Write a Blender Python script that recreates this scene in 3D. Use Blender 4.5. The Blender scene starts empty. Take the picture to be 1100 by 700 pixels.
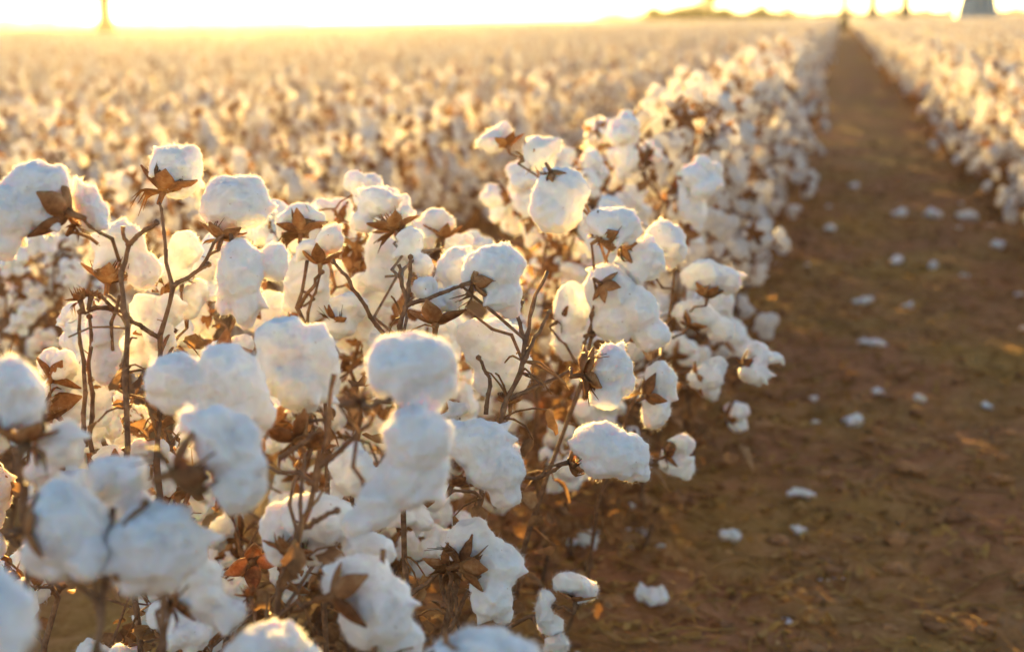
import bpy, bmesh, math, random
import numpy as np
from mathutils import Vector, Matrix, Quaternion, noise
R = math.radians
rng = random.Random(7)
scene = bpy.context.scene
COL = scene.collection
V = Vector

# ------------------------------------------------------------------ camera
CAM_H, F = 1.0, 1528.0
PITCH, YAW, ROLL = R(12.137), R(12.94), R(0.7)
fwd = V((-math.sin(YAW) * math.cos(PITCH), math.cos(YAW) * math.cos(PITCH), -math.sin(PITCH)))
rt0 = V((math.cos(YAW), math.sin(YAW), 0))
up0 = rt0.cross(fwd)
rt = rt0 * math.cos(ROLL) - up0 * math.sin(ROLL)
up = up0 * math.cos(ROLL) + rt0 * math.sin(ROLL)
EYE = V((0, 0, CAM_H))


def P(x, y, d):
    """the point of the place seen at photo position (x, y), d metres along the optical axis"""
    return EYE + fwd * d + rt * ((x - 550) / F * d) + up * ((350 - y) / F * d)


def G(x, y, z=0.0):
    """the point at height z seen at photo position (x, y)"""
    r = fwd + rt * ((x - 550) / F) + up * ((350 - y) / F)
    return EYE + r * ((z - CAM_H) / r.z)


cam = bpy.data.cameras.new('camera')
cam.lens, cam.sensor_width, cam.sensor_fit = 50, 36, 'HORIZONTAL'
cam.clip_start, cam.clip_end = 0.05, 5000
cam.dof.use_dof, cam.dof.focus_distance, cam.dof.aperture_fstop = True, 1.47, 4.3
camo = bpy.data.objects.new('camera', cam)
COL.objects.link(camo)
camo.matrix_world = Matrix((
    (rt.x, up.x, -fwd.x, EYE.x), (rt.y, up.y, -fwd.y, EYE.y), (rt.z, up.z, -fwd.z, EYE.z), (0, 0, 0, 1)))
scene.camera = camo

# ------------------------------------------------------------------ light
SUN_EL, SUN_AZ = R(6.6), R(24.0)          # azimuth measured from +Y (the row) towards -X
sd = V((-math.sin(SUN_AZ) * math.cos(SUN_EL), math.cos(SUN_AZ) * math.cos(SUN_EL), math.sin(SUN_EL)))
w = bpy.data.worlds.new('World')
scene.world = w
w.use_nodes = True
nt = w.node_tree
sky = nt.nodes.new('ShaderNodeTexSky')
sky.sky_type = 'NISHITA'
sky.sun_disc = False
sky.sun_elevation = SUN_EL
sky.sun_rotation = SUN_AZ
sky.air_density, sky.dust_density, sky.ozone_density = 0.75, 0.4, 1.25
nt.links.new(sky.outputs[0], nt.nodes['Background'].inputs[0])
nt.nodes['Background'].inputs[1].default_value = 0.05
L = bpy.data.lights.new('sun', 'SUN')
L.energy, L.angle, L.color = 5.0, R(0.6), (1.0, 0.64, 0.18)
sun = bpy.data.objects.new('sun', L)
COL.objects.link(sun)
sun.rotation_euler = sd.to_track_quat('Z', 'Y').to_euler()

vs = scene.view_settings
vs.view_transform, vs.look, vs.gamma, vs.use_curve_mapping = 'Standard', 'None', 1, False
vs.exposure = 3.0
cy = scene.cycles
cy.use_denoising = True
cy.max_bounces, cy.diffuse_bounces, cy.glossy_bounces, cy.transmission_bounces, cy.transparent_max_bounces = 6, 4, 1, 4, 4
cy.volume_bounces = 0
cy.caustics_reflective = cy.caustics_refractive = False
cy.sample_clamp_indirect = 6


# ------------------------------------------------------------------ materials
def mat(name):
    m = bpy.data.materials.new(name)
    m.use_nodes = True
    t = m.node_tree
    t.nodes.clear()
    out = t.nodes.new('ShaderNodeOutputMaterial')
    return m, t, out


def node(t, kind, **kw):
    n = t.nodes.new(kind)
    for k, v in kw.items():
        if k in n.inputs:
            n.inputs[k].default_value = v
        else:
            setattr(n, k, v)
    return n


def ramp(t, fac, stops):
    r = t.nodes.new('ShaderNodeValToRGB')
    while len(r.color_ramp.elements) < len(stops):
        r.color_ramp.elements.new(0.5)
    for e, (p, c) in zip(r.color_ramp.elements, stops):
        e.position, e.color = p, (*c, 1)
    t.links.new(fac, r.inputs[0])
    return r.outputs[0]


def lint_material():
    m, t, out = mat('cotton_lint')
    tc = node(t, 'ShaderNodeTexCoord')
    n1 = node(t, 'ShaderNodeTexNoise', Scale=70.0, Detail=3.0, Roughness=0.6)
    t.links.new(tc.outputs['Object'], n1.inputs['Vector'])
    col = ramp(t, n1.outputs['Fac'], [(0.3, (0.80, 0.775, 0.74)), (0.6, (0.87, 0.86, 0.84))])
    n3 = node(t, 'ShaderNodeTexNoise', Scale=260.0, Detail=2.0)      # crumbs of leaf and dust caught in the lint
    t.links.new(tc.outputs['Object'], n3.inputs['Vector'])
    spk = ramp(t, n3.outputs['Fac'], [(0.73, (0, 0, 0)), (0.77, (1, 1, 1))])
    mx = node(t, 'ShaderNodeMix', data_type='RGBA')
    mx.inputs[7].default_value = (0.36, 0.22, 0.12, 1)
    t.links.new(spk, mx.inputs[0])
    t.links.new(col, mx.inputs[6])
    col = mx.outputs[2]
    n2 = node(t, 'ShaderNodeTexNoise', Scale=300.0, Detail=6.0, Roughness=0.75, Distortion=3.0)
    t.links.new(tc.outputs['Object'], n2.inputs['Vector'])
    bp = node(t, 'ShaderNodeBump', Strength=0.55, Distance=0.0018)
    t.links.new(n2.outputs['Fac'], bp.inputs['Height'])
    p = node(t, 'ShaderNodeBsdfPrincipled', Roughness=1.0)
    p.inputs['Specular IOR Level'].default_value = 0.0
    p.inputs['Subsurface Weight'].default_value = 1.0
    p.inputs['Subsurface Radius'].default_value = (1.0, 0.72, 0.45)
    p.inputs['Subsurface Scale'].default_value = 0.011
    p.inputs['Sheen Weight'].default_value = 0.1
    p.inputs['Sheen Roughness'].default_value = 0.6
    t.links.new(col, p.inputs['Base Color'])
    t.links.new(bp.outputs[0], p.inputs['Normal'])
    t.links.new(p.outputs[0], out.inputs[0])
    return m


def leafy(name, stops, scale, trans, bump=0.3, tcol=None, obj=True):
    """a matt dry surface that lets some light through"""
    m, t, out = mat(name)
    tc = node(t, 'ShaderNodeTexCoord')
    n1 = node(t, 'ShaderNodeTexNoise', Scale=scale, Detail=4.0, Roughness=0.65)
    t.links.new(tc.outputs['Object'], n1.inputs['Vector'])
    fac = n1.outputs['Fac']
    if obj:
        geo = node(t, 'ShaderNodeNewGeometry')
        mx = node(t, 'ShaderNodeMath', operation='MULTIPLY_ADD')
        mx.inputs[1].default_value, mx.inputs[2].default_value = 0.3, -0.15
        t.links.new(geo.outputs['Random Per Island'], mx.inputs[0])
        ad = node(t, 'ShaderNodeMath', operation='ADD')
        t.links.new(fac, ad.inputs[0])
        t.links.new(mx.outputs[0], ad.inputs[1])
        fac = ad.outputs[0]
    col = ramp(t, fac, stops)
    d = node(t, 'ShaderNodeBsdfPrincipled', Roughness=0.75)
    d.inputs['Specular IOR Level'].default_value = 0.25
    t.links.new(col, d.inputs['Base Color'])
    if bump:
        bp = node(t, 'ShaderNodeBump', Strength=bump, Distance=0.002)
        t.links.new(n1.outputs['Fac'], bp.inputs['Height'])
        t.links.new(bp.outputs[0], d.inputs['Normal'])
    if trans:
        tr = node(t, 'ShaderNodeBsdfTranslucent')
        if tcol:
            tr.inputs[0].default_value = (*tcol, 1)
        else:
            t.links.new(col, tr.inputs[0])
        mix = node(t, 'ShaderNodeMixShader')
        mix.inputs[0].default_value = trans
        t.links.new(d.outputs[0], mix.inputs[1])
        t.links.new(tr.outputs[0], mix.inputs[2])
        t.links.new(mix.outputs[0], out.inputs[0])
    else:
        t.links.new(d.outputs[0], out.inputs[0])
    return m


M_LINT = lint_material()
M_FIB = leafy('cotton_fibre', [(0.3, (0.84, 0.82, 0.79)), (0.7, (0.88, 0.87, 0.85))], 30, 0.65, 0, obj=False)
M_LINTFAR = leafy('cotton_lint_soft', [(0.3, (0.80, 0.775, 0.74)), (0.65, (0.87, 0.86, 0.84))], 60, 0.55, 0.4, obj=False)
M_BUR = leafy('dry_bur', [(0.3, (0.19, 0.082, 0.034)), (0.55, (0.40, 0.185, 0.072)), (0.75, (0.54, 0.32, 0.15))], 90, 0.33, 0.5)
M_BRACT = leafy('dry_bract', [(0.3, (0.17, 0.08, 0.034)), (0.55, (0.34, 0.175, 0.07)), (0.75, (0.46, 0.28, 0.13))], 70, 0.24, 0.4)
M_STEM = leafy('dry_stem', [(0.3, (0.11, 0.055, 0.03)), (0.55, (0.23, 0.125, 0.065)), (0.75, (0.37, 0.22, 0.12))], 110, 0, 0.8, obj=False)
M_LITTER = leafy('leaf_litter', [(0.25, (0.22, 0.10, 0.033)), (0.45, (0.42, 0.22, 0.06)), (0.6, (0.50, 0.31, 0.09)), (0.8, (0.62, 0.36, 0.15))], 14, 0.25, 0.3)
M_CLOD = leafy('soil_clod', [(0.3, (0.22, 0.10, 0.04)), (0.7, (0.46, 0.23, 0.09))], 30, 0, 0.6)
M_CROWN = leafy('far_foliage', [(0.3, (0.035, 0.045, 0.015)), (0.7, (0.10, 0.10, 0.035))], 3, 0.3, 0)
M_BARK = leafy('bark', [(0.3, (0.05, 0.035, 0.025)), (0.7, (0.14, 0.10, 0.07))], 6, 0, 0.5, obj=False)
M_WOOD = leafy('weathered_wood', [(0.3, (0.06, 0.045, 0.035)), (0.7, (0.16, 0.12, 0.085))], 5, 0, 0.4, obj=False)


def ground_material():
    m, t, out = mat('field_soil')
    tc = node(t, 'ShaderNodeTexCoord')
    big = node(t, 'ShaderNodeTexNoise', Scale=1.3, Detail=5.0, Roughness=0.6)
    mid = node(t, 'ShaderNodeTexNoise', Scale=16.0, Detail=6.0, Roughness=0.7)
    fin = node(t, 'ShaderNodeTexNoise', Scale=110.0, Detail=5.0, Roughness=0.75)
    for n in (big, mid, fin):
        t.links.new(tc.outputs['Object'], n.inputs['Vector'])
    a = node(t, 'ShaderNodeMath', operation='MULTIPLY_ADD')
    a.inputs[1].default_value = 0.55
    t.links.new(mid.outputs['Fac'], a.inputs[0])
    b = node(t, 'ShaderNodeMath', operation='MULTIPLY')
    b.inputs[1].default_value = 0.45
    t.links.new(fin.outputs['Fac'], b.inputs[0])
    t.links.new(b.outputs[0], a.inputs[2])
    c1 = ramp(t, a.outputs[0], [(0.32, (0.22, 0.098, 0.040)), (0.5, (0.41, 0.187, 0.082)), (0.68, (0.56, 0.30, 0.15))])
    c2 = ramp(t, a.outputs[0], [(0.32, (0.21, 0.112, 0.032)), (0.5, (0.40, 0.23, 0.065)), (0.68, (0.55, 0.35, 0.13))])
    f = ramp(t, big.outputs['Fac'], [(0.42, (0, 0, 0)), (0.62, (1, 1, 1))])
    mx = node(t, 'ShaderNodeMix', data_type='RGBA')
    t.links.new(f, mx.inputs[0])
    t.links.new(c1, mx.inputs[6])
    t.links.new(c2, mx.inputs[7])
    p = node(t, 'ShaderNodeBsdfPrincipled', Roughness=0.95)
    p.inputs['Specular IOR Level'].default_value = 0.1
    t.links.new(mx.outputs[2], p.inputs['Base Color'])
    bp = node(t, 'ShaderNodeBump', Strength=0.9, Distance=0.012)
    t.links.new(a.outputs[0], bp.inputs['Height'])
    t.links.new(bp.outputs[0], p.inputs['Normal'])
    t.links.new(p.outputs[0], out.inputs[0])
    return m


# ------------------------------------------------------------------ mesh helpers
class MB:
    def __init__(s):
        s.v, s.f, s.m = [], [], []

    def add(s, vs, fs, mi=0):
        o = len(s.v)
        s.v += [tuple(p) for p in vs]
        s.f += [tuple(i + o for i in q) for q in fs]
        s.m += [mi] * len(fs)

    def add_mesh(s, me, M, mmap):
        o = len(s.v)
        s.v += [tuple(M @ v.co) for v in me.vertices]
        for p in me.polygons:
            s.f.append(tuple(i + o for i in p.vertices))
            s.m.append(mmap[p.material_index])

    def tube(s, pts, rad, sides=7, mi=0, rough=0.0):
        pts = [V(p) for p in pts]
        vs, fs = [], []
        t0 = (pts[1] - pts[0]).normalized()
        a = t0.orthogonal().normalized()
        for i, p in enumerate(pts):
            t = (pts[min(i + 1, len(pts) - 1)] - pts[max(i - 1, 0)]).normalized()
            a = (a - t * a.dot(t)).normalized()
            b = t.cross(a)
            for k in range(sides):
                an = k * math.tau / sides
                r = rad[i] * (1 + (rng.uniform(-rough, rough) if rough else 0))
                vs.append(p + (a * math.cos(an) + b * math.sin(an)) * r)
        for i in range(len(pts) - 1):
            for k in range(sides):
                k2 = (k + 1) % sides
                fs.append((i * sides + k, i * sides + k2, (i + 1) * sides + k2, (i + 1) * sides + k))
        fs.append(tuple(range(sides))[::-1])
        fs.append(tuple((len(pts) - 1) * sides + k for k in range(sides)))
        s.add(vs, fs, mi)

    def mesh(s, name, mats, smooth=True):
        me = bpy.data.meshes.new(name)
        me.from_pydata(s.v, [], s.f)
        for m in mats:
            me.materials.append(m)
        me.polygons.foreach_set('material_index', s.m)
        me.polygons.foreach_set('use_smooth', [smooth] * len(s.f))
        me.update()
        return me


def link(name, me, parent=None, loc=(0, 0, 0)):
    o = bpy.data.objects.new(name, me)
    COL.objects.link(o)
    o.location = loc
    if parent:
        o.parent = parent
    return o


def tag(o, label=None, cat=None, group=None, kind=None):
    for k, x in (('label', label), ('category', cat), ('group', group), ('kind', kind)):
        if x:
            o[k] = x
    return o


def evaluated(me, mods):
    o = bpy.data.objects.new('work', me)
    COL.objects.link(o)
    for kind, kw in mods:
        md = o.modifiers.new(kind, kind)
        for k, x in kw.items():
            setattr(md, k, x)
    dg = bpy.context.evaluated_depsgraph_get()
    r = bpy.data.meshes.new_from_object(o.evaluated_get(dg), depsgraph=dg)
    bpy.data.objects.remove(o)
    return r


_ico = {}


def ico(sub):
    if sub not in _ico:
        bm = bmesh.new()
        bmesh.ops.create_icosphere(bm, subdivisions=sub, radius=1)
        _ico[sub] = ([v.co.copy() for v in bm.verts], [tuple(v.index for v in f.verts) for f in bm.faces])
        bm.free()
    return _ico[sub]


def fbm(p, octs):
    return sum(a * noise.noise(p * s) for s, a in octs)


def lint_mesh(lobes, voxel, seed, fuzz, fine=1.0):
    """lobes: list of (centre, (three half axis vectors)); a fused fluffy lock of cotton"""
    mb = MB()
    vs, fs = ico(3)
    for c, ax in lobes:
        mb.add([c + ax[0] * v.x + ax[1] * v.y + ax[2] * v.z for v in vs], fs)
    me = mb.mesh('lint', [])
    me = evaluated(me, [('REMESH', dict(mode='VOXEL', voxel_size=voxel)), ('SMOOTH', dict(factor=0.5, iterations=2))])
    off = V((seed * 3.7 % 91, seed * 1.9 % 53, seed * 7.3 % 37))
    nrm = [v.normal.copy() for v in me.vertices]
    octs = ((21, 0.0045), (42, 0.0044), (95, 0.0028), (230, 0.0017 * fine))
    for v, n in zip(me.vertices, nrm):
        q = v.co + off
        v.co = v.co + n * (fbm(q, octs) - 0.001)
    # a few drawn-out wisps
    r = random.Random(seed * 3 + 1)
    co = np.array([v.co[:] for v in me.vertices])
    nn = np.array([n[:] for n in nrm])
    for _ in range(r.choice((3, 4, 5, 6))):
        i = r.randrange(len(co))
        pull = nn[i] + np.array((r.gauss(0, .4), r.gauss(0, .4), r.gauss(-.35, .3)))
        g = np.exp(-((co - co[i]) ** 2).sum(1) / (r.uniform(.0035, .007) ** 2))
        co += pull * (g * r.uniform(.004, .011))[:, None]
    me.vertices.foreach_set('co', co.ravel())
    me.update()
    n0 = len(me.polygons)
    if fuzz:
        r = random.Random(seed)
        polys = me.polygons
        area = np.array([p.area for p in polys])
        cdf = np.cumsum(area)
        F_ = MB()
        F_.v = [tuple(v.co) for v in me.vertices]
        F_.f = [tuple(p.vertices) for p in polys]
        F_.m = [0] * n0
        for _ in range(fuzz):
            p = polys[min(int(np.searchsorted(cdf, r.random() * cdf[-1])), n0 - 1)]
            dens = noise.noise((p.center + off) * 60) + .4 * noise.noise((p.center + off) * 150)
            if r.random() > .72 + 1.3 * dens:
                continue
            n = p.normal
            ta = V((r.gauss(0, 1), r.gauss(0, 1), r.gauss(0, 1)))
            ta = (ta - n * ta.dot(n)).normalized()
            ln = r.uniform(0.0018, 0.0056) * (1 + 1.3 * max(0, dens))
            a = p.center + ta * r.uniform(-.001, .001)
            lift = r.uniform(0.05, 0.6)
            b = a + ta * ln * 0.55 + n * ln * lift * 0.7
            ta2 = (ta + V((r.gauss(0, .6), r.gauss(0, .6), r.gauss(0, .6)))).normalized()
            c = b + ta2 * ln * 0.5 + n * ln * lift * r.uniform(-.2, .5)
            sd_ = n.cross(ta) * r.uniform(0.00007, 0.00016)
            F_.add([a - sd_, a + sd_, b + sd_ * .8, b - sd_ * .8, c], [(0, 1, 2, 3), (3, 2, 4)], 1)
        me2 = F_.mesh('lint', [M_LINT, M_FIB])
        return me2
    me.materials.clear()
    me.materials.append(M_LINT)
    me.polygons.foreach_set('use_smooth', [True] * n0)
    return me


# ------------------------------------------------------------------ burs and bracts (axis +X, stem side at the origin)
def frame_x(d, roll=0.0):
    q = V((1, 0, 0)).rotation_difference(V(d).normalized())
    return q.to_matrix() @ Matrix.Rotation(roll, 3, 'X')


def bur_mesh(seed, size=1.0, opening=55, seg=6, thick=True):
    r = random.Random(seed)
    mb = MB()
    nv = r.choice((4, 5, 5))
    for k in range(nv):
        az = k * math.tau / nv + r.uniform(-.15, .15)
        op = R(opening + r.uniform(-14, 14))
        ln, wd = size * r.uniform(.030, .037), size * r.uniform(.0085, .0112)
        vs, fs = [], []
        cx, cr, ang = 0.0, 0.003 * size, R(12)
        for i in range(seg + 1):
            s = i / seg
            wv = wd * (math.sin(math.pi * min(1, s * 0.72 + .14)) ** 0.9) * (1 - s ** 3) + 0.0006
            for j in range(5):
                t = (j - 2) / 2
                cup = (t * t) * wv * 0.75
                rr, xx = cr - cup * math.cos(ang) * .6, cx + cup * math.sin(ang) * .4
                y, z = rr, t * wv
                vs.append(V((xx, y * math.cos(az) - z * math.sin(az), y * math.sin(az) + z * math.cos(az))))
            ang = R(78) * (1 - s) ** 1.6 + op * min(1, s * 1.8) * .75 + (R(20) * s * s)
            cx += ln / seg * math.cos(ang)
            cr += ln / seg * math.sin(ang)
        for i in range(seg):
            for j in range(4):
                a = i * 5 + j
                fs.append((a, a + 1, a + 6, a + 5))
        mb.add(vs, fs)
    mb.tube([(-.016 * size, 0, 0), (-.006 * size, 0, 0), (.002 * size, 0, 0)], [.0018 * size, .0022 * size, .0045 * size], 6)
    me = mb.mesh('bur', [M_BUR])
    if thick:
        me = evaluated(me, [('SOLIDIFY', dict(thickness=0.0018, offset=0))])
    return me


def bract_mesh(seed, size=1.0):
    """ragged dried bracts: heart-shaped scales drawn out into long teeth"""
    r = random.Random(seed)
    mb = MB()
    for k in range(3):
        az = k * math.tau / 3 + r.uniform(-.3, .3)
        M = Matrix.Rotation(az, 3, 'X')
        op = R(r.uniform(35, 85))
        ln = size * r.uniform(.024, .032)
        curl = r.uniform(-1.2, .6)
        teeth = 7
        def pt(s, t):
            a = op + curl * s * s + abs(t) * .35
            return M @ V((math.cos(a) * s * ln - .003, math.sin(a) * s * ln + .003, t * ln * .62 * (0.35 + s)))
        vs, fs = [], []
        for i in range(4):
            for j in range(teeth + 1):
                vs.append(pt(i / 3 * .62, (j / teeth - .5) * 1.6))
        for i in range(3):
            for j in range(teeth):
                a = i * (teeth + 1) + j
                fs.append((a, a + 1, a + teeth + 2, a + teeth + 1))
        b0 = 3 * (teeth + 1)
        for j in range(teeth):
            tip = pt(r.uniform(.85, 1.2), ((j + .5) / teeth - .5) * r.uniform(1.3, 2.1)) + V((r.gauss(0, .002), r.gauss(0, .002), r.gauss(0, .002)))
            vs.append(tip)
            fs.append((b0 + j, b0 + j + 1, len(vs) - 1))
        mb.add(vs, fs)
    me = mb.mesh('bract', [M_BRACT])
    return evaluated(me, [('SOLIDIFY', dict(thickness=0.0006, offset=0))])


BURS = [bur_mesh(100 + i, 1.0, (24, 36, 48, 60)[i % 4]) for i in range(7)]
BRACTS = [bract_mesh(200 + i) for i in range(5)]
BURLOW = bur_mesh(301, 1.05, 60, 3, False)


def generic_lobes(seed):
    """locks of an open boll, axis +X, hanging towards -Z"""
    r = random.Random(seed)
    n = r.choice((3, 4, 4, 5))
    kind = r.random()
    lob = []
    for k in range(n):
        az = k * math.tau / n + r.uniform(-.25, .25) + .5
        e = V((0, math.cos(az), math.sin(az)))
        c = V((r.uniform(.018, .026), 0, 0)) + e * r.uniform(.014, .019)
        ra, rb = r.uniform(.022, .027), r.uniform(.016, .021)
        if kind < .35 and e.z < 0:                         # a lock that has slipped out and hangs
            c += V((.004, 0, -r.uniform(.012, .030)))
            ax = (V((0, 0, 1)) * ra * r.uniform(1.15, 1.55), V((1, 0, 0)) * rb * .9, V((0, 1, 0)) * rb)
        else:
            d = (V((1, 0, 0)) + e * .9).normalized()
            o = d.orthogonal().normalized()
            ax = (d * ra, o * rb, d.cross(o) * rb)
            c.z -= .003
        lob.append((c, ax))
    lob.append((V((.018, 0, 0)), (V((.018, 0, 0)), V((0, .018, 0)), V((0, 0, .018)))))
    return lob


LINTS = [lint_mesh(generic_lobes(s), .0028, s, 1100) for s in range(11)]
LINTS_B, LINTS_C = [], []
for s in range(8):
    me = lint_mesh(generic_lobes(s), .0062, s, 0, 0)
    me.materials[0] = M_LINTFAR
    mb = MB()
    mb.add_mesh(me, Matrix(), [0])
    mb.add_mesh(BURS[s % 7] if s < 4 else BURLOW, Matrix.Rotation(s, 4, 'X'), [1])
    LINTS_B.append(mb.mesh('boll', [M_LINTFAR, M_BUR]))
    mb = MB()
    vs, fs = ico(1)
    for c, ax in generic_lobes(s)[:4]:
        mb.add([c + (ax[0] * v.x + ax[1] * v.y + ax[2] * v.z) * 1.08 for v in vs], fs)
    mb.add_mesh(BURLOW, Matrix.Rotation(s, 4, 'X'), [1])
    LINTS_C.append(mb.mesh('boll_far', [M_LINTFAR, M_BUR]))


# ------------------------------------------------------------------ plants
def wob(a, b, n, amp, r):
    a, b = V(a), V(b)
    ln = (b - a).length
    out = []
    for i in range(n + 1):
        s = i / n
        j = V((r.gauss(0, 1), r.gauss(0, 1), r.gauss(0, 1))) * amp * ln * (0 if i in (0, n) else 1)
        out.append(a.lerp(b, s) + j)
    return out


def branch(mb, a, b, r0, r1, r, n=4, sides=6, sag=0.0, mi=0):
    pts = wob(a, b, n, .035, r)
    for i, p in enumerate(pts):
        p.z -= sag * math.sin(math.pi * i / n)
    rad = [r0 + (r1 - r0) * i / n for i in range(n + 1)]
    P2, R2 = [], []
    for i in range(n + 1):                                   # knobby nodes
        P2.append(pts[i]); R2.append(rad[i] * (1.2 if 0 < i < n else 1))
        if i < n:
            P2.append(pts[i].lerp(pts[i + 1], .22)); R2.append(rad[i] * .98)
            P2.append(pts[i].lerp(pts[i + 1], .8)); R2.append(rad[i] * .95)
    mb.tube(P2, R2, sides, mi, .06)


def plant_layout(seed):
    """generic plant: stems as tubes, list of bolls (matrix, variant)"""
    r = random.Random(seed)
    H = r.uniform(.74, .86)
    nn = 15
    stem = [V((0, 0, -.03))]
    for i in range(1, nn + 1):
        z = H * i / nn
        k = .012 * (1 if i % 2 else -1)
        stem.append(V((k * r.uniform(.3, 1.2) + r.gauss(0, .006), r.gauss(0, .012), z)))
    segs, bolls, bare = [], [], []
    az = r.uniform(0, 6.28)
    for i in range(3, nn + 1):
        az += R(137) + r.uniform(-.4, .4)
        s = i / nn
        ln = (.31 * (1 - s) + .06) * r.uniform(.65, 1.15)
        el = R(r.uniform(15, 50))
        d = V((math.cos(az) * math.cos(el), math.sin(az) * math.cos(el), math.sin(el)))
        a = stem[i]
        b = a + d * ln
        segs.append((a, b, .0028 - .001 * s))
        spots = [b] + ([a.lerp(b, .55)] if r.random() < .8 else [])
        if r.random() < .07:
            spots = spots[1:]
        for q in spots:
            ba = az + r.uniform(-.9, .9)
            be = R(r.uniform(-25, 45))
            bd = V((math.cos(ba) * math.cos(be), math.sin(ba) * math.cos(be), math.sin(be)))
            p = q + bd * .014
            sc = r.uniform(.82, 1.16)
            # keep the hanging side down: build the frame from the axis and world up
            x = bd
            y = V((0, 0, 1)).cross(x).normalized()
            z = x.cross(y)
            M = Matrix(((x.x, y.x, z.x), (x.y, y.y, z.y), (x.z, y.z, z.z)))
            bolls.append((Matrix.Translation(p) @ M.to_4x4() @ Matrix.Scale(sc, 4), r.randrange(99), r.random() < (.08 if p.z > .3 else .4)))
    return stem, segs, bolls, r


def stem_mesh(stem, segs, r, sides=7):
    mb = MB()
    n = len(stem) - 1
    mb.tube([p for p in stem], [.0045 * (1 - .72 * i / n) + .0012 for i in range(n + 1)], sides, 0, .05)
    for a, b, rr in segs:
        branch(mb, a, b, rr, rr * .6, r, 3 if sides < 6 else 4, max(4, sides - 1), .008)
    return mb.mesh('stem', [M_STEM])


def copy_tree(o, parent=None):
    c = o.copy()
    COL.objects.link(c)
    if parent:
        c.parent = parent
    for ch in kids.get(o.name, []):
        copy_tree(ch, c)
    return c


kids = {}


def child(parent, name, me, M=None, loc=None):
    o = link(name, me, parent)
    if M is not None:
        o.matrix_local = M
    if loc is not None:
        o.location = loc
    kids.setdefault(parent.name, []).append(o)
    return o


def empty(name, loc=(0, 0, 0)):
    o = bpy.data.objects.new(name, None)
    o.empty_display_size = .1
    COL.objects.link(o)
    o.location = loc
    return o


def dry_leaf(mb, p, r, size=1.0, mi=0):
    ln, wd = size * r.uniform(.014, .032), size * r.uniform(.006, .0125)
    Mx = Matrix.Rotation(r.uniform(0, 6.28), 3, 'Z') @ Matrix.Rotation(r.uniform(-.2, 1.3), 3, 'Y') @ Matrix.Rotation(r.uniform(0, 6), 3, 'X')
    cu, tw = r.uniform(-30, 30), r.uniform(-2, 2)
    vv = []
    for i in range(5):
        t = i / 4
        wv = wd * math.sin(math.pi * (.08 + .87 * t)) ** .6 * r.uniform(.6, 1.2)
        for e in (-1, 0, 1):
            x, y = t * ln, e * wv
            vv.append(V(p) + Mx @ V((x, y * math.cos(tw * t), cu * x * x + abs(y) * r.uniform(.3, 1.1) + y * math.sin(tw * t))))
    mb.add(vv, [(i * 3 + j, i * 3 + j + 1, i * 3 + j + 4, i * 3 + j + 3) for i in range(4) for j in range(2)], mi)


def dry_foliage(segs, r, n):
    mb = MB()
    for _ in range(int(n * .9)):                              # dead lower leaves round the stem, added to keep sun off the furrow
        a, q = r.uniform(0, 6.28), abs(r.gauss(0, .11))
        p = V((math.cos(a) * q, math.sin(a) * q, r.uniform(.02, .36)))
        dry_leaf(mb, p, r, 1.5)
        if r.random() < .3:
            mb.tube([V((0, 0, p.z - .03)), p * .6 + V((0, 0, p.z * .38)), p], [.0016, .0013, .001], 4)
    for _ in range(n):
        a, b, rr_ = r.choice(segs)
        p = a.lerp(b, r.random()) + V((r.gauss(0, .012), r.gauss(0, .012), r.gauss(-.01, .012)))
        dry_leaf(mb, p, r)
        if r.random() < .35:
            q = p + V((r.gauss(0, .03), r.gauss(0, .03), r.gauss(.01, .03)))
            mb.tube([p, p.lerp(q, .5) + V((0, 0, .004)), q], [.0012, .001, .0006], 4)
    return mb.mesh('dry_leaves', [M_BRACT])


def plant_near(seed):
    stem, segs, bolls, r = plant_layout(seed)
    root = empty('cotton_plant')
    child(root, 'stem', stem_mesh(stem, segs, r))
    child(root, 'dry_leaves', dry_foliage(segs, r, 58))
    for M, v, bare in bolls:
        if bare:
            child(root, 'empty_bur', BURS[v % 7], M)
            continue
        b = child(root, 'boll', LINTS[v % 11], M)
        child(b, 'bur', BURS[v % 7], Matrix.Rotation(v, 4, 'X') @ Matrix.Scale(1.12, 4))
        if v % 2:
            child(b, 'bract', BRACTS[v % 5], Matrix.Rotation(v * 2, 4, 'X'))
    return root


def plant_mid(seed):
    stem, segs, bolls, r = plant_layout(seed)
    root = empty('cotton_plant')
    child(root, 'stem', stem_mesh(stem, segs, r, 5))
    child(root, 'dry_leaves', dry_foliage(segs, r, 66))
    for M, v, bare in bolls:
        if bare:
            child(root, 'empty_bur', BURLOW, M)
        else:
            child(root, 'boll', LINTS_B[v % 8], M)
    return root


def plant_far(seed):
    stem, segs, bolls, r = plant_layout(seed)
    mb = MB()
    mb.tube(stem[::3], [.007, .006, .005, .004, .003, .0025][:len(stem[::3])], 4, 2)
    for a, b, rr in segs[::2]:
        mb.tube([a, b], [rr * 1.2, rr], 3, 2)
    for k in range(46):  # leaves mostly low, their number raised to hold sun off the furrow
        a, b, rr = r.choice(segs if k % 3 == 0 else segs[:5])
        p = a.lerp(b, r.random())
        p.z *= r.uniform(.4, 1)
        dry_leaf(mb, p, r, 2.0, 1)
    for M, v, bare in bolls:
        mb.add_mesh(LINTS_C[v % 8] if not bare else BURLOW, M, [0, 1] if not bare else [1])
    return mb.mesh('cotton_plant_far', [M_LINTFAR, M_BUR, M_STEM])


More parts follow.
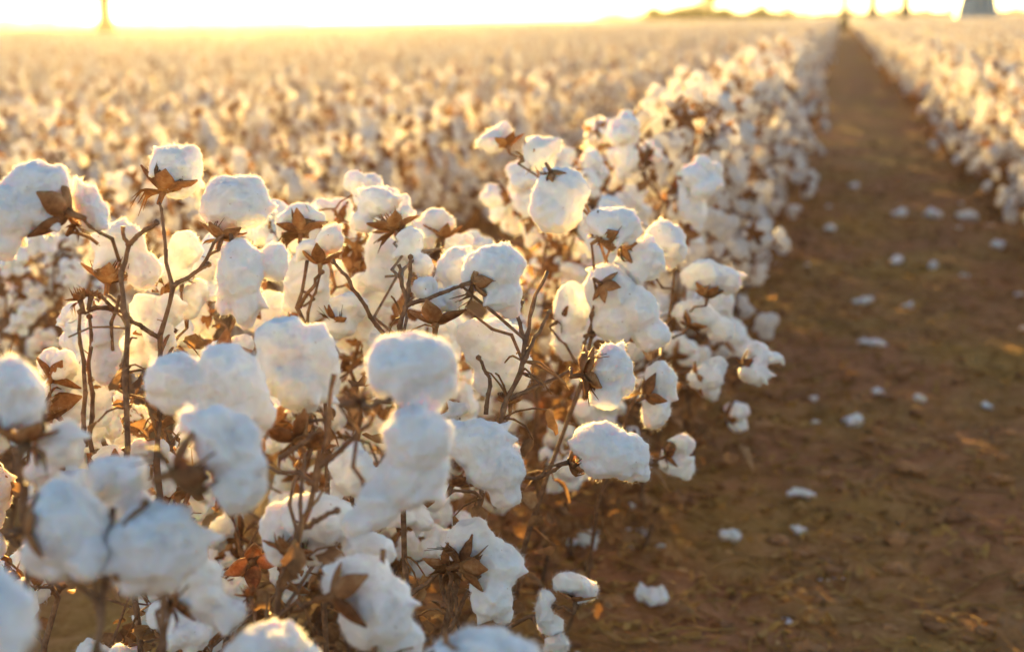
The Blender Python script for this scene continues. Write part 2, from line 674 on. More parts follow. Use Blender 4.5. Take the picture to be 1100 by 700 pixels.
# ------------------------------------------------------------------ hero plants (each boll: depth, lobes seen, bur)
def hero_lint(d, lobes, org, seed, fuzz=1500):
    k = d / F
    out = []
    r = random.Random(seed)
    for lb in lobes:
        x, y, rx, ry = lb[:4]
        a = R(lb[4]) if len(lb) > 4 else 0
        dz = lb[5] * k if len(lb) > 5 else r.uniform(-.006, .006)
        c = P(x, y, d) + fwd * dz - org
        e1 = (rt * math.cos(a) - up * math.sin(a)) * rx * k
        e2 = (rt * math.sin(a) + up * math.cos(a)) * ry * k
        e3 = fwd * (0.55 * min(rx, ry) + .4 * max(rx, ry)) * k * .95
        out.append((c, (e1 * .97, e2 * .97, e3)))
    vox = .0026 if d < 1.7 else .0034
    return lint_mesh(out, vox, seed, fuzz)


def img_dir(ax, ay, az=0.0):
    """direction given by its run in the photo (x right, y down) and away (+) from the camera"""
    return (rt * ax - up * ay + fwd * az).normalized()


hero_count = 0


def hero(label, trunk, bolls, twigs=(), base=None, group=None):
    """trunk: [(x, y, d)...] from low to high; bolls: (d, lobes, bur (x,y,size px,ax,ay,az) or None, attach (x,y,d) or None)"""
    global hero_count
    pts = [P(*q) for q in trunk]
    lo = pts[0]
    bs = V((lo.x + (base[0] if base else -.02), lo.y + (base[1] if base else .02), -.02))
    root = tag(empty('cotton_plant', (bs.x, bs.y, 0)), label, 'cotton plant', group or 'cotton plants at the front of the row')
    r = random.Random(900 + hero_count)
    full = [bs, bs.lerp(lo, .3) + V((r.gauss(0, .01), r.gauss(0, .01), 0)), bs.lerp(lo, .65) + V((r.gauss(0, .01), r.gauss(0, .01), 0))] + pts
    dense, o = [], V((bs.x, bs.y, 0))
    for i in range(len(full) - 1):
        for s in (0, .34, .67):
            dense.append(full[i].lerp(full[i + 1], s) - o + V((r.gauss(0, .0012), r.gauss(0, .0012), 0)))
    dense.append(full[-1] - o)
    n = len(dense) - 1
    mb = MB()
    mb.tube(dense, [(.0035 * (1 - .5 * i / n)) * (1.3 if i % 3 == 0 else 1) for i in range(n + 1)], 9, 0, .07)

    def nearest(p):                                           # join the stem somewhat below the boll
        best = min(range(2, n + 1), key=lambda i: (dense[i] - (p - V((0, 0, .05)))).length)
        return dense[best]
    for tw in twigs:
        q = [P(*t) - o for t in tw]
        for i in range(len(q) - 1):
            f0, f1 = 1 - i / len(q), 1 - (i + 1) / len(q)
            branch(mb, q[i], q[i + 1], .0013 + .0012 * f0, .0012 + .0012 * f1, r, 4, 8)
        vs, fs = ico(1)
        mb.add([q[-1] + V(v) * .0034 for v in vs], fs)         # dry bud at the tip
    for i, (d, lobes, bur, att) in enumerate(bolls):
        seed = 1000 + hero_count * 40 + i
        if bur:
            bx, by, bsz, ax, ay, az = bur
            mr = sum(min(l[2], l[3]) for l in lobes) / max(1, len(lobes)) * d / F
            org = P(bx, by, d - (1.15 * mr * min(1, az * 2.2) if az > 0 else -.01))
            if len(lobes) == 0:
                org = P(bx, by, d)
        else:
            org = P(lobes[0][0], lobes[0][1] + lobes[0][3] * .7, d + .012)
        ax_ = img_dir(*bur[3:]) if bur else V((0, 0, 1))
        tail = org - ax_ * .014
        a = (P(*att) if att else nearest(tail - o) + o)
        branch(mb, a - o, tail - o, .0018, .0014, r, 4, 7, -.004)
        mb.tube([tail - o, org - o], [.0019, .003], 7)
        if lobes:
            me = hero_lint(d, lobes, org, seed, int(1600 + 60 * sum(l[2] * l[3] for l in lobes) ** .5))
            b = child(root, 'boll', me, loc=org - o)
        else:
            b = None
        if bur:
            sc = bsz * d / F / .030
            M = frame_x(ax_, r.uniform(0, 6)).to_4x4() @ Matrix.Scale(sc, 4)
            if b:
                child(b, 'bur', BURS[seed % 7], M)
                if seed % 3 != 1:
                    child(b, 'bract', BRACTS[seed % 5], M @ Matrix.Rotation(1.1, 4, 'X'))
            else:
                eb = child(root, 'empty_bur', BURS[seed % 7], Matrix.Translation(org - o) @ M)
                child(eb, 'bract', BRACTS[seed % 5], Matrix.Rotation(1.1, 4, 'X'))
    child(root, 'stem', mb.mesh('stem', [M_STEM]))
    ml = MB()
    for _ in range(24):
        i = r.randrange(1, max(2, int(n * .72)))
        p = dense[i] + V((r.gauss(0, .022), r.gauss(0, .022), r.gauss(-.005, .022)))
        branch(ml, dense[i], p, .0013, .0008, r, 3, 4, -.006)
        if p.z < (dense[-1].z - .12):
            dry_leaf(ml, p, r)
    child(root, 'dry_leaves', ml.mesh('dry_leaves', [M_BRACT]))
    hero_count += 1
    return root


hero('blurred cotton plant with dark forked stem between two huge bolls, lower left',
     [(100, 720, .93), (108, 650, .93), (115, 600, .93), (121, 545, .93)],
     [(.92, [(68, 565, 44, 48), (58, 607, 33, 20), (98, 600, 26, 26)], (26, 570, 36, 1, -.1, .3), None),
      (.93, [(165, 588, 49, 50), (190, 572, 28, 34), (150, 622, 30, 22)], (120, 610, 22, 1, .2, .1), None),
      (.98, [(140, 515, 22, 26), (118, 512, 20, 24), (145, 540, 24, 22)], (108, 535, 22, .2, -1, 0), None)],
     [[(116, 592, .93), (135, 562, .92), (156, 540, .92)]], base=(-.02, .03))
hero('blurred cotton plant with large brown bur cupping a tall boll, lower left',
     [(175, 690, 1.0), (178, 620, 1.0), (172, 560, .99)],
     [(.95, [(242, 472, 38, 36), (256, 520, 27, 36), (212, 455, 26, 17), (262, 500, 24, 24)], (188, 508, 44, .9, -.25, .35), (176, 590, 1.0)),
      (1.06, [(208, 624, 33, 28), (237, 656, 28, 22), (222, 640, 24, 24)], (186, 648, 28, .8, -.4, .1), None)],
     [], base=(-.03, .03))
hero('cotton plant with ragged brown bract under a boll at the left edge',
     [(20, 720, .98), (30, 600, 1.0), (28, 520, 1.0)],
     [(.98, [(12, 422, 33, 42), (28, 440, 18, 26), (-12, 420, 28, 34)], (22, 474, 36, 0, -1, .2), None),
      (1.0, [(62, 478, 23, 27), (45, 505, 20, 17), (70, 462, 14, 14)], (35, 482, 26, 1, 0, .2), None),
      (.78, [(4, 668, 40, 46), (-20, 650, 40, 40)], None, None)], base=(-.05, .03))
hero('cotton plant with tall bare forked stem and a pale lock hanging beside it',
     [(134, 520, 1.33), (137, 400, 1.33), (133, 330, 1.33), (130, 292, 1.33), (137, 262, 1.33), (132, 243, 1.33)],
     [(1.27, [(38, 198, 39, 27, -8), (12, 226, 34, 34), (6, 258, 20, 24), (45, 222, 25, 22)], (72, 228, 40, -1, -.35, .15), (128, 280, 1.33)),
      (1.29, [(98, 226, 17, 23), (88, 215, 14, 18)], (80, 240, 18, .6, -.8, -.2), (105, 262, 1.32)),
      (1.42, [(128, 262, 29, 25), (152, 290, 20, 22), (118, 278, 18, 18)], (116, 302, 28, .1, -1, .2), None),
      (1.40, [(114, 350, 20, 30), (114, 388, 19, 30), (116, 408, 10, 15)], None, (128, 318, 1.34))],
     [[(136, 264, 1.33), (152, 250, 1.33), (168, 239, 1.33)]], base=(0, .02))
hero('cotton plant with branching twigs, a dry spiky flower head and a heart shaped top boll',
     [(168, 500, 1.40), (172, 420, 1.40), (172, 360, 1.40), (186, 310, 1.39), (178, 268, 1.39)],
     [(1.45, [(190, 186, 28, 29), (204, 174, 15, 19), (182, 174, 16, 16)], (176, 204, 31, .3, -1, .25), None),
      (1.42, [(252, 213, 36, 29), (264, 222, 28, 27), (238, 224, 26, 24)], (238, 255, 24, .2, -1, .2), (215, 288, 1.40)),
      (1.41, [(259, 290, 26, 38, 0, -8), (264, 322, 19, 28, 0, -4), (266, 344, 10, 14), (241, 328, 10, 15), (293, 282, 19, 23, 0, 10)], (250, 262, 16, .2, 1, .2), (215, 288, 1.40)),
      (1.50, [(200, 270, 18, 19), (192, 290, 16, 16)], (196, 300, 18, .1, -1, 0), None),
      (1.52, [(200, 326, 19, 18), (212, 312, 12, 14)], None, None),
      (1.36, [], (86, 322, 15, -.3, -1, 0), (122, 334, 1.38)),
      (1.36, [], (98, 318, 12, .2, -1, .1), (122, 334, 1.38))],
     [[(186, 308, 1.39), (205, 296, 1.40), (224, 284, 1.40)], [(170, 362, 1.4), (140, 345, 1.38), (108, 318, 1.37)],
      [(92, 480, 1.37), (90, 400, 1.37), (86, 335, 1.36)], [(99, 485, 1.38), (97, 410, 1.38), (96, 340, 1.37)]], base=(0, .02))
hero('cotton plant with leaning bare twig tip beside two small dark backlit burs',
     [(352, 480, 1.6), (345, 400, 1.6), (322, 330, 1.62), (330, 280, 1.64)],
     [(1.7, [(323, 232, 23, 11), (306, 240, 10, 12), (340, 238, 10, 11)], (323, 250, 25, 0, -1, .7), None),
      (1.62, [(356, 257, 16, 17), (333, 268, 15, 12)], (344, 283, 24, 0, -1, .3), None),
      (1.75, [(330, 300, 24, 30), (338, 325, 20, 22), (315, 318, 14, 18)], None, None),
      (1.6, [(375, 330, 22, 20), (365, 350, 18, 18)], (358, 345, 18, .6, -.8, .2), None)],
     [[(412, 358, 1.5), (388, 322, 1.48), (372, 296, 1.47), (358, 281, 1.47)], [(322, 330, 1.62), (335, 310, 1.6), (346, 292, 1.6)]], base=(0, .02))
hero('large cotton plant with long leaning stem and a big twin lobed boll',
     [(290, 690, 1.16), (305, 620, 1.15), (325, 565, 1.14), (342, 510, 1.13), (352, 450, 1.12), (359, 402, 1.12)],
     [(1.15, [(190, 410, 36, 36), (246, 408, 38, 42), (262, 446, 33, 38, 20), (225, 435, 34, 28)], (262, 480, 20, -.3, -1, -.4), (338, 520, 1.13)),
      (1.24, [(303, 366, 32, 29), (342, 378, 20, 34), (322, 415, 30, 30), (286, 398, 19, 31), (352, 395, 13, 26)], (330, 440, 20, -.2, -1, -.5), (350, 445, 1.12)),
      (1.22, [(344, 558, 44, 27), (300, 574, 21, 34), (330, 590, 26, 20), (395, 590, 30, 20)], (310, 596, 26, .3, -1, .6), None),
      (1.10, [(385, 625, 42, 34), (405, 655, 44, 46), (425, 690, 34, 30)], (358, 640, 40, 1, -.1, .55), None),
      (1.34, [(378, 503, 26, 30), (400, 520, 20, 20)], None, None),
      (1.2, [], (268, 640, 14, -.4, -1, .2), None),
      (1.2, [], (318, 470, 34, -.5, -.8, .2), None),
      (1.22, [], (335, 480, 24, .3, -.8, .4), None)],
     [[(300, 492, 1.14), (322, 478, 1.13), (343, 462, 1.12)], [(325, 566, 1.14), (345, 556, 1.12), (362, 548, 1.11)],
      [(345, 500, 1.13), (380, 470, 1.1), (402, 445, 1.06), (392, 434, 1.04)]], base=(-.04, .03))
hero('cotton plant with snowman shaped boll of three stacked lobes, nearest in the middle',
     [(400, 720, 1.08), (405, 650, 1.1), (412, 590, 1.1)],
     [(1.03, [(440, 396, 53, 42, 0, 8), (462, 408, 32, 38, 0, 8), (450, 470, 39, 36, 0, -16), (443, 512, 46, 36, -30, 4), (408, 540, 38, 26, -40), (385, 558, 18, 17)], (385, 432, 20, 1, -.1, .25), (400, 560, 1.09))],
     [[(392, 436, 1.0), (405, 433, .99), (418, 430, .985)]], base=(-.05, .05))
hero('cotton plant showing only rounded white boll tops along the bottom edge',
     [(330, 740, 1.0), (345, 725, 1.0)],
     [(.97, [(290, 692, 42, 26), (265, 700, 28, 20), (320, 705, 25, 20)], None, None),
      (.97, [(520, 694, 50, 24), (555, 705, 34, 20), (490, 700, 26, 22)], (478, 694, 18, 1, -.5, .2), None)], base=(-.03, .05))
hero('cotton plant with thin Y shaped bare twig above a dark backlit bur',
     [(428, 460, 1.47), (430, 400, 1.47), (430, 350, 1.46), (437, 322, 1.46), (431, 300, 1.46), (428, 284, 1.46)],
     [(1.47, [(456, 312, 16, 15), (487, 322, 15, 17), (470, 325, 14, 12)], (468, 347, 31, .05, -1, .3), None),
      (1.72, [(405, 218, 23, 18), (389, 238, 14, 14)], (424, 246, 27, -.4, -1, .3), None),
      (1.76, [(408, 270, 15, 22), (412, 296, 18, 20), (430, 275, 14, 18)], None, None),
      (1.85, [(470, 238, 18, 17), (458, 252, 14, 14)], (476, 255, 20, 0, -1, .2), None),
      (1.6, [(440, 262, 14, 22), (455, 285, 14, 16)], None, None)],
     [[(437, 324, 1.46), (440, 300, 1.46), (441, 276, 1.46)], [(438, 328, 1.46), (466, 318, 1.45), (496, 307, 1.45)]], base=(0, .03))
hero('sharp cotton plant with dark forked stem and plump bolls on every side',
     [(536, 470, 1.47), (541, 440, 1.47), (557, 400, 1.47), (565, 365, 1.47), (570, 330, 1.48), (588, 292, 1.5)],
     [(1.46, [(532, 288, 31, 27), (540, 314, 23, 24), (513, 292, 18, 23), (548, 330, 14, 13)], (509, 303, 25, 1, -.25, .3), None),
      (1.54, [(490, 290, 20, 26), (498, 305, 16, 18)], None, None),
      (1.58, [(530, 372, 34, 32), (512, 360, 22, 22), (548, 392, 22, 32), (524, 405, 18, 24)], (548, 432, 20, 0, -1, -.3), None),
      (1.47, [(657, 398, 24, 28), (650, 420, 21, 20), (668, 412, 14, 20)], (628, 402, 30, 1, -.15, .25), (612, 398, 1.48)),
      (1.44, [(643, 476, 30, 26), (668, 486, 28, 27, 30), (684, 508, 14, 12), (650, 500, 30, 15)], (612, 496, 20, 1, -.25, -.1), (576, 514, 1.46)),
      (1.40, [(516, 478, 36, 32), (532, 500, 36, 32, 40), (542, 528, 20, 18), (490, 470, 18, 22)], (486, 520, 24, .5, -1, .1), None),
      (1.5, [(492, 440, 14, 10)], None, None)],
     [[(548, 428, 1.47), (582, 412, 1.47), (614, 397, 1.47)], [(562, 390, 1.47), (574, 362, 1.47), (590, 335, 1.47)],
      [(522, 445, 1.48), (526, 405, 1.48), (514, 384, 1.48)], [(566, 372, 1.47), (556, 340, 1.47), (560, 325, 1.47)],
      [(530, 500, 1.47), (576, 514, 1.46), (612, 494, 1.45)]], base=(-.16, .08))
hero('cotton plant low in the row with ragged reddish bract beside a lumpy drooping boll',
     [(500, 690, 1.44), (478, 640, 1.44), (470, 600, 1.44)],
     [(1.42, [(504, 580, 29, 26), (528, 605, 27, 30), (545, 608, 18, 27), (530, 640, 24, 24), (540, 660, 12, 12)], (494, 606, 30, .8, -.2, .6), None),
      (1.42, [], (482, 610, 26, -.2, -.6, .6), None)],
     [[(480, 680, 1.44), (500, 640, 1.43), (520, 620, 1.47)], [(440, 640, 1.43), (465, 620, 1.43), (495, 600, 1.43)]], base=(-.06, .05))
hero('small cotton plant at the row foot with a cap shaped boll near the soil',
     [(520, 690, 1.66), (555, 668, 1.62), (596, 650, 1.58)],
     [(1.56, [(618, 630, 20, 13), (630, 636, 14, 13), (605, 628, 10, 10)], (618, 645, 20, .1, -1, .1), None),
      (1.55, [(585, 652, 12, 22), (592, 672, 12, 14)], None, None),
      (1.55, [(600, 690, 10, 12)], None, None)], base=(-.12, .08))
hero('cotton plant just behind the focus with a big round boll high on its stem',
     [(628, 400, 1.78), (640, 330, 1.78), (652, 285, 1.79), (640, 240, 1.8)],
     [(1.80, [(604, 206, 31, 28), (600, 230, 28, 22), (586, 222, 18, 26)], (592, 185, 14, .5, .8, .3), None),
      (1.86, [(578, 165, 17, 20), (592, 158, 10, 12)], (566, 170, 16, .8, -.5, .2), None),
      (1.95, [(529, 150, 15, 13), (540, 142, 10, 10)], (545, 156, 19, -.3, -1, .3), None),
      (1.75, [(660, 243, 28, 22), (675, 250, 17, 17), (645, 240, 14, 16)], (645, 255, 24, .8, -.6, .2), None),
      (1.78, [(692, 282, 24, 26), (680, 272, 15, 18)], (668, 265, 20, 1, .2, .2), None),
      (1.76, [(655, 312, 28, 30), (680, 335, 30, 30), (662, 345, 24, 26), (700, 360, 22, 20)], (646, 305, 20, .6, .4, .4), None),
      (1.82, [(615, 330, 22, 30), (610, 365, 18, 26)], (600, 345, 18, .7, -.4, .2), None)],
     [[(640, 330, 1.78), (634, 352, 1.77), (628, 368, 1.77)]], base=(-.2, .1))
hero('cotton plant at the furrow edge with a boll string trailing down its right side',
     [(676, 440, 2.08), (704, 385, 2.04), (722, 325, 2.0), (724, 280, 1.98)],
     [(1.88, [(714, 258, 24, 24), (722, 268, 18, 18)], (700, 275, 18, .6, -.8, .1), None),
      (1.75, [(710, 408, 19, 24), (704, 440, 17, 22)], (694, 425, 22, .8, -.4, .4), None),
      (1.98, [(756, 298, 26, 19), (782, 302, 16, 17)], (760, 318, 18, .2, -1, .2), None),
      (2.0, [(748, 338, 26, 17), (774, 354, 18, 15)], (740, 350, 17, .6, -.8, .2), None),
      (2.02, [(758, 406, 20, 16), (770, 396, 12, 14)], (745, 408, 17, 1, -.3, .2), None),
      (2.05, [(813, 380, 14, 16), (810, 398, 15, 16), (830, 384, 12, 6)], (798, 392, 15, 1, -.3, .1), None),
      (1.95, [(736, 478, 12, 15), (724, 500, 18, 14), (738, 505, 12, 14)], (716, 490, 15, 1, -.3, .2), None)],
     [[(704, 385, 2.04), (712, 372, 1.98), (716, 355, 1.95)]], base=(-.14, .12))

# ------------------------------------------------------------------ rows of generic plants
ROW1, RIGHT = -0.55, 0.85
SP = 1.0
protoN = [plant_near(s) for s in range(6)]
protoM = [plant_mid(s) for s in range(6)]
spots = []          # (distance, x, y, row name)
rr = random.Random(11)


def in_view(p, margin=90):
    v = p - EYE
    d = v.dot(fwd)
    if d < .5:
        return False
    x = 550 + F * v.dot(rt) / d
    y = 350 - F * v.dot(up) / d
    return -margin * (1 + 1 / d) < x < 1100 + margin * (1 + 1 / d) and y < 900


rows = [('r1', ROW1)] + [('l%d' % k, ROW1 - SP * k) for k in range(1, 110)] + [('R%d' % k, RIGHT + SP * k) for k in range(0, 45)]
stuffpts = []
for name, X in rows:
    y = .75 if name == 'r1' else .9
    while y < 70:
        step = (.115 if name == 'r1' else .16) if y < 12 else .155
        y += step * rr.uniform(.75, 1.25)
        x = X + rr.gauss(0, .05) + (rr.choice((.04, .1, .17)) if name == 'r1' and y > 2.3 else 0)
        if name == 'r1':
            if y < 1.15:
                continue
            if y < 2.25:
                x = X - rr.uniform(.08, .26)
        if not in_view(V((x, y, .6)), 420 if name == 'R0' else 90):
            continue
        d = (V((x, y, .6)) - EYE).length
        spots.append((d, x, y, name))
spots.sort()
LAB = {
    'r1': ('white cotton plant in the row along the left edge of the furrow, bolls softly blurred', 'cotton plants in the row left of the furrow'),
    'R': ('cotton plant in the blurred row along the right side of the furrow', 'cotton plants right of the furrow'),
    'l': ('golden blurred cotton plant in the field behind the left row', 'cotton plants in the field beyond the left row'),
}
NIND = 272
ORD = {'l1': 'second', 'l2': 'third', 'l3': 'fourth', 'l4': 'fifth', 'l5': 'sixth', 'l6': 'seventh'}
usedN, usedM = set(), set()
for i, (d, x, y, name) in enumerate(spots):
    if i < NIND:
        near = d < 2.9
        k = rr.randrange(6)
        pool, used = (protoN, usedN) if near else (protoM, usedM)
        o = pool[k] if k not in used else copy_tree(pool[k])
        used.add(k)
        o.location = (x, y, 0)
        o.rotation_euler = (rr.gauss(0, .05), rr.gauss(0, .05), rr.uniform(0, 6.28))
        s = rr.uniform(.88, 1.04)
        s *= .93 if (name == 'r1' and y < 2.25) else .95 if name == 'r1' else .87 if name[0] == 'R' else .79
        o.scale = (s, s, s)
        key = name if name == 'r1' else ('R' if name == 'R0' else name[0])
        if name == 'r1' and y < 2.4:
            lab, grp = 'cotton plant crowded behind the sharp front bolls of the near row', 'cotton plants filling the near row'
        else:
            lab, grp = LAB[key]
            if name in ORD:
                lab = 'golden blurred cotton plant in the %s row to the left of the furrow' % ORD[name]
                grp = 'cotton plants in the %s row left of the furrow' % ORD[name]
            elif key == 'R' and name != 'R0':
                lab, grp = 'cotton plant in the blurred rows beyond the one right of the furrow', 'cotton plants in the rows further right'
        tag(o, lab, 'cotton plant', grp)
    else:
        stuffpts.append((x, y, 0, rr.uniform(0, 6.28), rr.uniform(.82, 1.06) * (.95 if name == 'r1' else .87 if name[0] == 'R' else .79), rr.randrange(4)))
for k in range(6):                                           # prototypes that found no place
    for pool, used in ((protoN, usedN), (protoM, usedM)):
        if k not in used:
            def rm(o):
                for c in kids.get(o.name, []):
                    rm(c)
                bpy.data.objects.remove(o)
            rm(pool[k])

# far crop: one object, instances on points
y_far = 70.0
segpts = []
for name, X in rows + [('l%d' % k, ROW1 - SP * k) for k in range(110, 260)] + [('R%d' % k, RIGHT + SP * k) for k in range(45, 110)]:
    y = 70.0
    while y < 330:
        y += 1.5
        if in_view(V((X, y, .6)), 60):
            segpts.append((X + rr.gauss(0, .05), y, 0, rr.choice((0, math.pi)) + rr.uniform(-.1, .1), rr.uniform(.8, .95), 4 + rr.randrange(2)))


def far_sources():
    out = [plant_far(s) for s in range(4)]
    for q in range(2):
        mb = MB()
        r = random.Random(50 + q)
        for k in range(5):
            stem, segs, bolls, _ = plant_layout(60 + q * 10 + k)
            T = Matrix.Translation((r.gauss(0, .06), -.6 + .3 * k, 0)) @ Matrix.Rotation(r.uniform(0, 6), 4, 'Z')
            mb.tube([T @ stem[0], T @ stem[-1]], [.008, .004], 3, 2)
            for _ in range(16):  # low leaves added so the far rows block more sun
                dry_leaf(mb, T @ V((r.gauss(0, .1), r.gauss(0, .1), r.uniform(.02, .45))), r, 2.6, 1)
            for M, v, bare in bolls:
                vs, fs = ico(0) if 0 in _ico else ico(1)
                c = T @ M @ V((.022, 0, -.004))
                mb.add([c + V((v_.x * .034, v_.y * .034, v_.z * .036)) for v_ in vs], fs, 1 if (bare or r.random() < .14) else 0)
        out.append(mb.mesh('cotton_clump_far', [M_LINTFAR, M_BUR, M_STEM]))
    return out


def stuff_object(name, pts, sources):
    me = bpy.data.meshes.new(name)
    me.from_pydata([p[:3] for p in pts], [], [])
    for an, idx, ty in (('rot', 3, 'FLOAT'), ('scl', 4, 'FLOAT'), ('pick', 5, 'INT')):
        at = me.attributes.new(an, ty, 'POINT')
        at.data.foreach_set('value', [p[idx] for p in pts])
    o = link(name, me)
    g = bpy.data.node_groups.new(name, 'GeometryNodeTree')
    g.interface.new_socket('Geometry', in_out='INPUT', socket_type='NodeSocketGeometry')
    g.interface.new_socket('Geometry', in_out='OUTPUT', socket_type='NodeSocketGeometry')
    gi, go = g.nodes.new('NodeGroupInput'), g.nodes.new('NodeGroupOutput')
    join = g.nodes.new('GeometryNodeJoinGeometry')

    def attr(nm, ty):
        a = g.nodes.new('GeometryNodeInputNamedAttribute')
        a.data_type = ty
        a.inputs[0].default_value = nm
        return a.outputs[0]
    rot, scl, pick = attr('rot', 'FLOAT'), attr('scl', 'FLOAT'), attr('pick', 'INT')
    cx = g.nodes.new('ShaderNodeCombineXYZ')
    g.links.new(rot, cx.inputs[2])
    for i, sm in enumerate(sources):
        so = bpy.data.objects.new('far_source', sm)
        oi = g.nodes.new('GeometryNodeObjectInfo')
        oi.inputs['Object'].default_value = so
        oi.inputs['As Instance'].default_value = True
        cmp_ = g.nodes.new('FunctionNodeCompare')
        cmp_.data_type, cmp_.operation = 'INT', 'EQUAL'
        ints = [s for s in cmp_.inputs if s.type == 'INT']
        g.links.new(pick, ints[0])
        ints[1].default_value = i
        ip = g.nodes.new('GeometryNodeInstanceOnPoints')
        g.links.new(gi.outputs[0], ip.inputs['Points'])
        g.links.new(cmp_.outputs[0], ip.inputs['Selection'])
        g.links.new(oi.outputs['Geometry'], ip.inputs['Instance'])
        g.links.new(cx.outputs[0], ip.inputs['Rotation'])
        g.links.new(scl, ip.inputs['Scale'])
        g.links.new(ip.outputs[0], join.inputs[0])
    g.links.new(join.outputs[0], go.inputs[0])
    o.modifiers.new('scatter', 'NODES').node_group = g
    return o


print('STUFF', len(stuffpts), len(segpts), 'SPOTS', len(spots), 'last ind', spots[NIND - 1][0])
tag(stuff_object('cotton_crop', stuffpts + segpts, far_sources()), 'distant golden cotton crop running back to the horizon', 'cotton crop', kind='stuff')


# ------------------------------------------------------------------ ground
def axis(a, b, lo, hi, step, grow):
    xs = [a]
    while xs[-1] < b:
        xs.append(xs[-1] + step)
    s, x = step, xs[-1]
    while x < hi:
        s *= grow
        x += s
        xs.append(x)
    s, x = step, a
    pre = []
    while x > lo:
        s *= grow
        x -= s
        pre.append(x)
    return pre[::-1] + xs


def ground_z(x, y):
    far = max(0.0, 1 - y / 60)
    u = (x - .28) / .75
    bed = -0.035 * math.exp(-u * u * 2.2)
    p = V((x, y, 0))
    d = 1 if y < 14 else max(0, 1 - (y - 14) / 20)
    return bed * far + d * (fbm(p, ((1.6, .018), (5, .016), (13, .013))) + .009 * noise.noise(V((x * 38, y * 38, 1))))


gx = axis(-.7, 1.7, -900, 900, .026, 1.13)
gy = axis(1.2, 7.5, -30, 1300, .028, 1.06)
gv = [(x, y, ground_z(x, y)) for y in gy for x in gx]
nx = len(gx)
gf = [(j * nx + i, j * nx + i + 1, (j + 1) * nx + i + 1, (j + 1) * nx + i) for j in range(len(gy) - 1) for i in range(nx - 1)]
me = bpy.data.meshes.new('ground')
me.from_pydata(gv, [], gf)
me.polygons.foreach_set('use_smooth', [True] * len(gf))
me.materials.append(ground_material())
tag(link('ground', me), 'bare brown furrow and field soil', kind='structure')

# soil clods
mb = MB()
r = random.Random(5)
vs, fs = ico(2)
for _ in range(4200):
    y = 1.0 + 11 * r.random() ** 1.7
    x = r.uniform(-1.1, 1.5 + .1 * y)
    s = .003 + .019 * r.random() ** 3
    c = V((x, y, ground_z(x, y) + s * .25))
    off = V((r.uniform(0, 50), 0, 0))
    mb.add([c + V((v.x * s * 1.25, v.y * s, v.z * s * .62)) * (1 + .75 * noise.noise(v * 1.2 + off) + .4 * noise.noise(v * 3.1 + off)) for v in vs], fs)
tag(link('soil_clods', mb.mesh('soil_clods', [M_CLOD], False)), 'crumbled brown soil clods over the furrow', 'soil clods', kind='stuff')

# dry leaf and twig litter
mb = MB()
for _ in range(15000):
    y = .9 + 9 * r.random() ** 1.7
    x = r.gauss(-.2, .42) if r.random() < .68 else r.uniform(-1.2, 1.6)
    if x < -1.3 or x > 1.9:
        continue
    z = ground_z(x, y)
    if r.random() < .3:
        ln = r.uniform(.02, .12)
        a = r.uniform(0, 6.28)
        q0 = V((x, y, z + .004))
        q1 = q0 + V((math.cos(a) * ln, math.sin(a) * ln, r.uniform(-.002, .016)))
        mb.tube([q0, q0.lerp(q1, .5) + V((r.gauss(0, .003), r.gauss(0, .003), .003)), q1], [.0016, .0014, .0009], 4)
        continue
    ln, wd = r.uniform(.010, .042), r.uniform(.004, .015)
    Mx = Matrix.Rotation(r.uniform(0, 6.28), 3, 'Z') @ Matrix.Rotation(r.gauss(0, .45), 3, 'X') @ Matrix.Rotation(r.gauss(0, .35), 3, 'Y')
    cu, cv = r.uniform(-14, 22), r.uniform(-10, 40)
    vv = []
    for i in range(5):
        s = i / 4 - .5
        wv = wd * math.cos(s * 2.7) ** .7 * r.uniform(.7, 1.15)
        for t in (-1, 0, 1):
            px, py = s * ln, t * wv * .6
            vv.append(V((x, y, z + .006)) + Mx @ V((px, py, cu * px * px + cv * py * py)))
    mb.add(vv, [(i * 3 + j, i * 3 + j + 1, i * 3 + j + 4, i * 3 + j + 3) for i in range(4) for j in range(2)])
tag(link('leaf_litter', mb.mesh('leaf_litter', [M_LITTER])), 'dry olive and brown leaf litter along the furrow', 'leaf litter', kind='stuff')

# broken straw-coloured stalks
mb = MB()
for _ in range(260):
    y = 1.6 + 8 * r.random() ** 1.5
    x = r.gauss(-.15, .4) if r.random() < .6 else r.uniform(-.4, 1.4)
    ln, a = r.uniform(.04, .16), r.gauss(.3, .9)
    q0 = V((x, y, ground_z(x, y) + .006))
    q1 = q0 + V((math.cos(a) * ln, math.sin(a) * ln, r.uniform(-.003, .02)))
    branch(mb, q0, q1, r.uniform(.0012, .003), .001, r, 3, 5, -.003)
tag(link('stalk_litter', mb.mesh('stalk_litter', [M_LITTER])), 'broken dry stalks strewn over the furrow', 'stalk litter', kind='stuff')

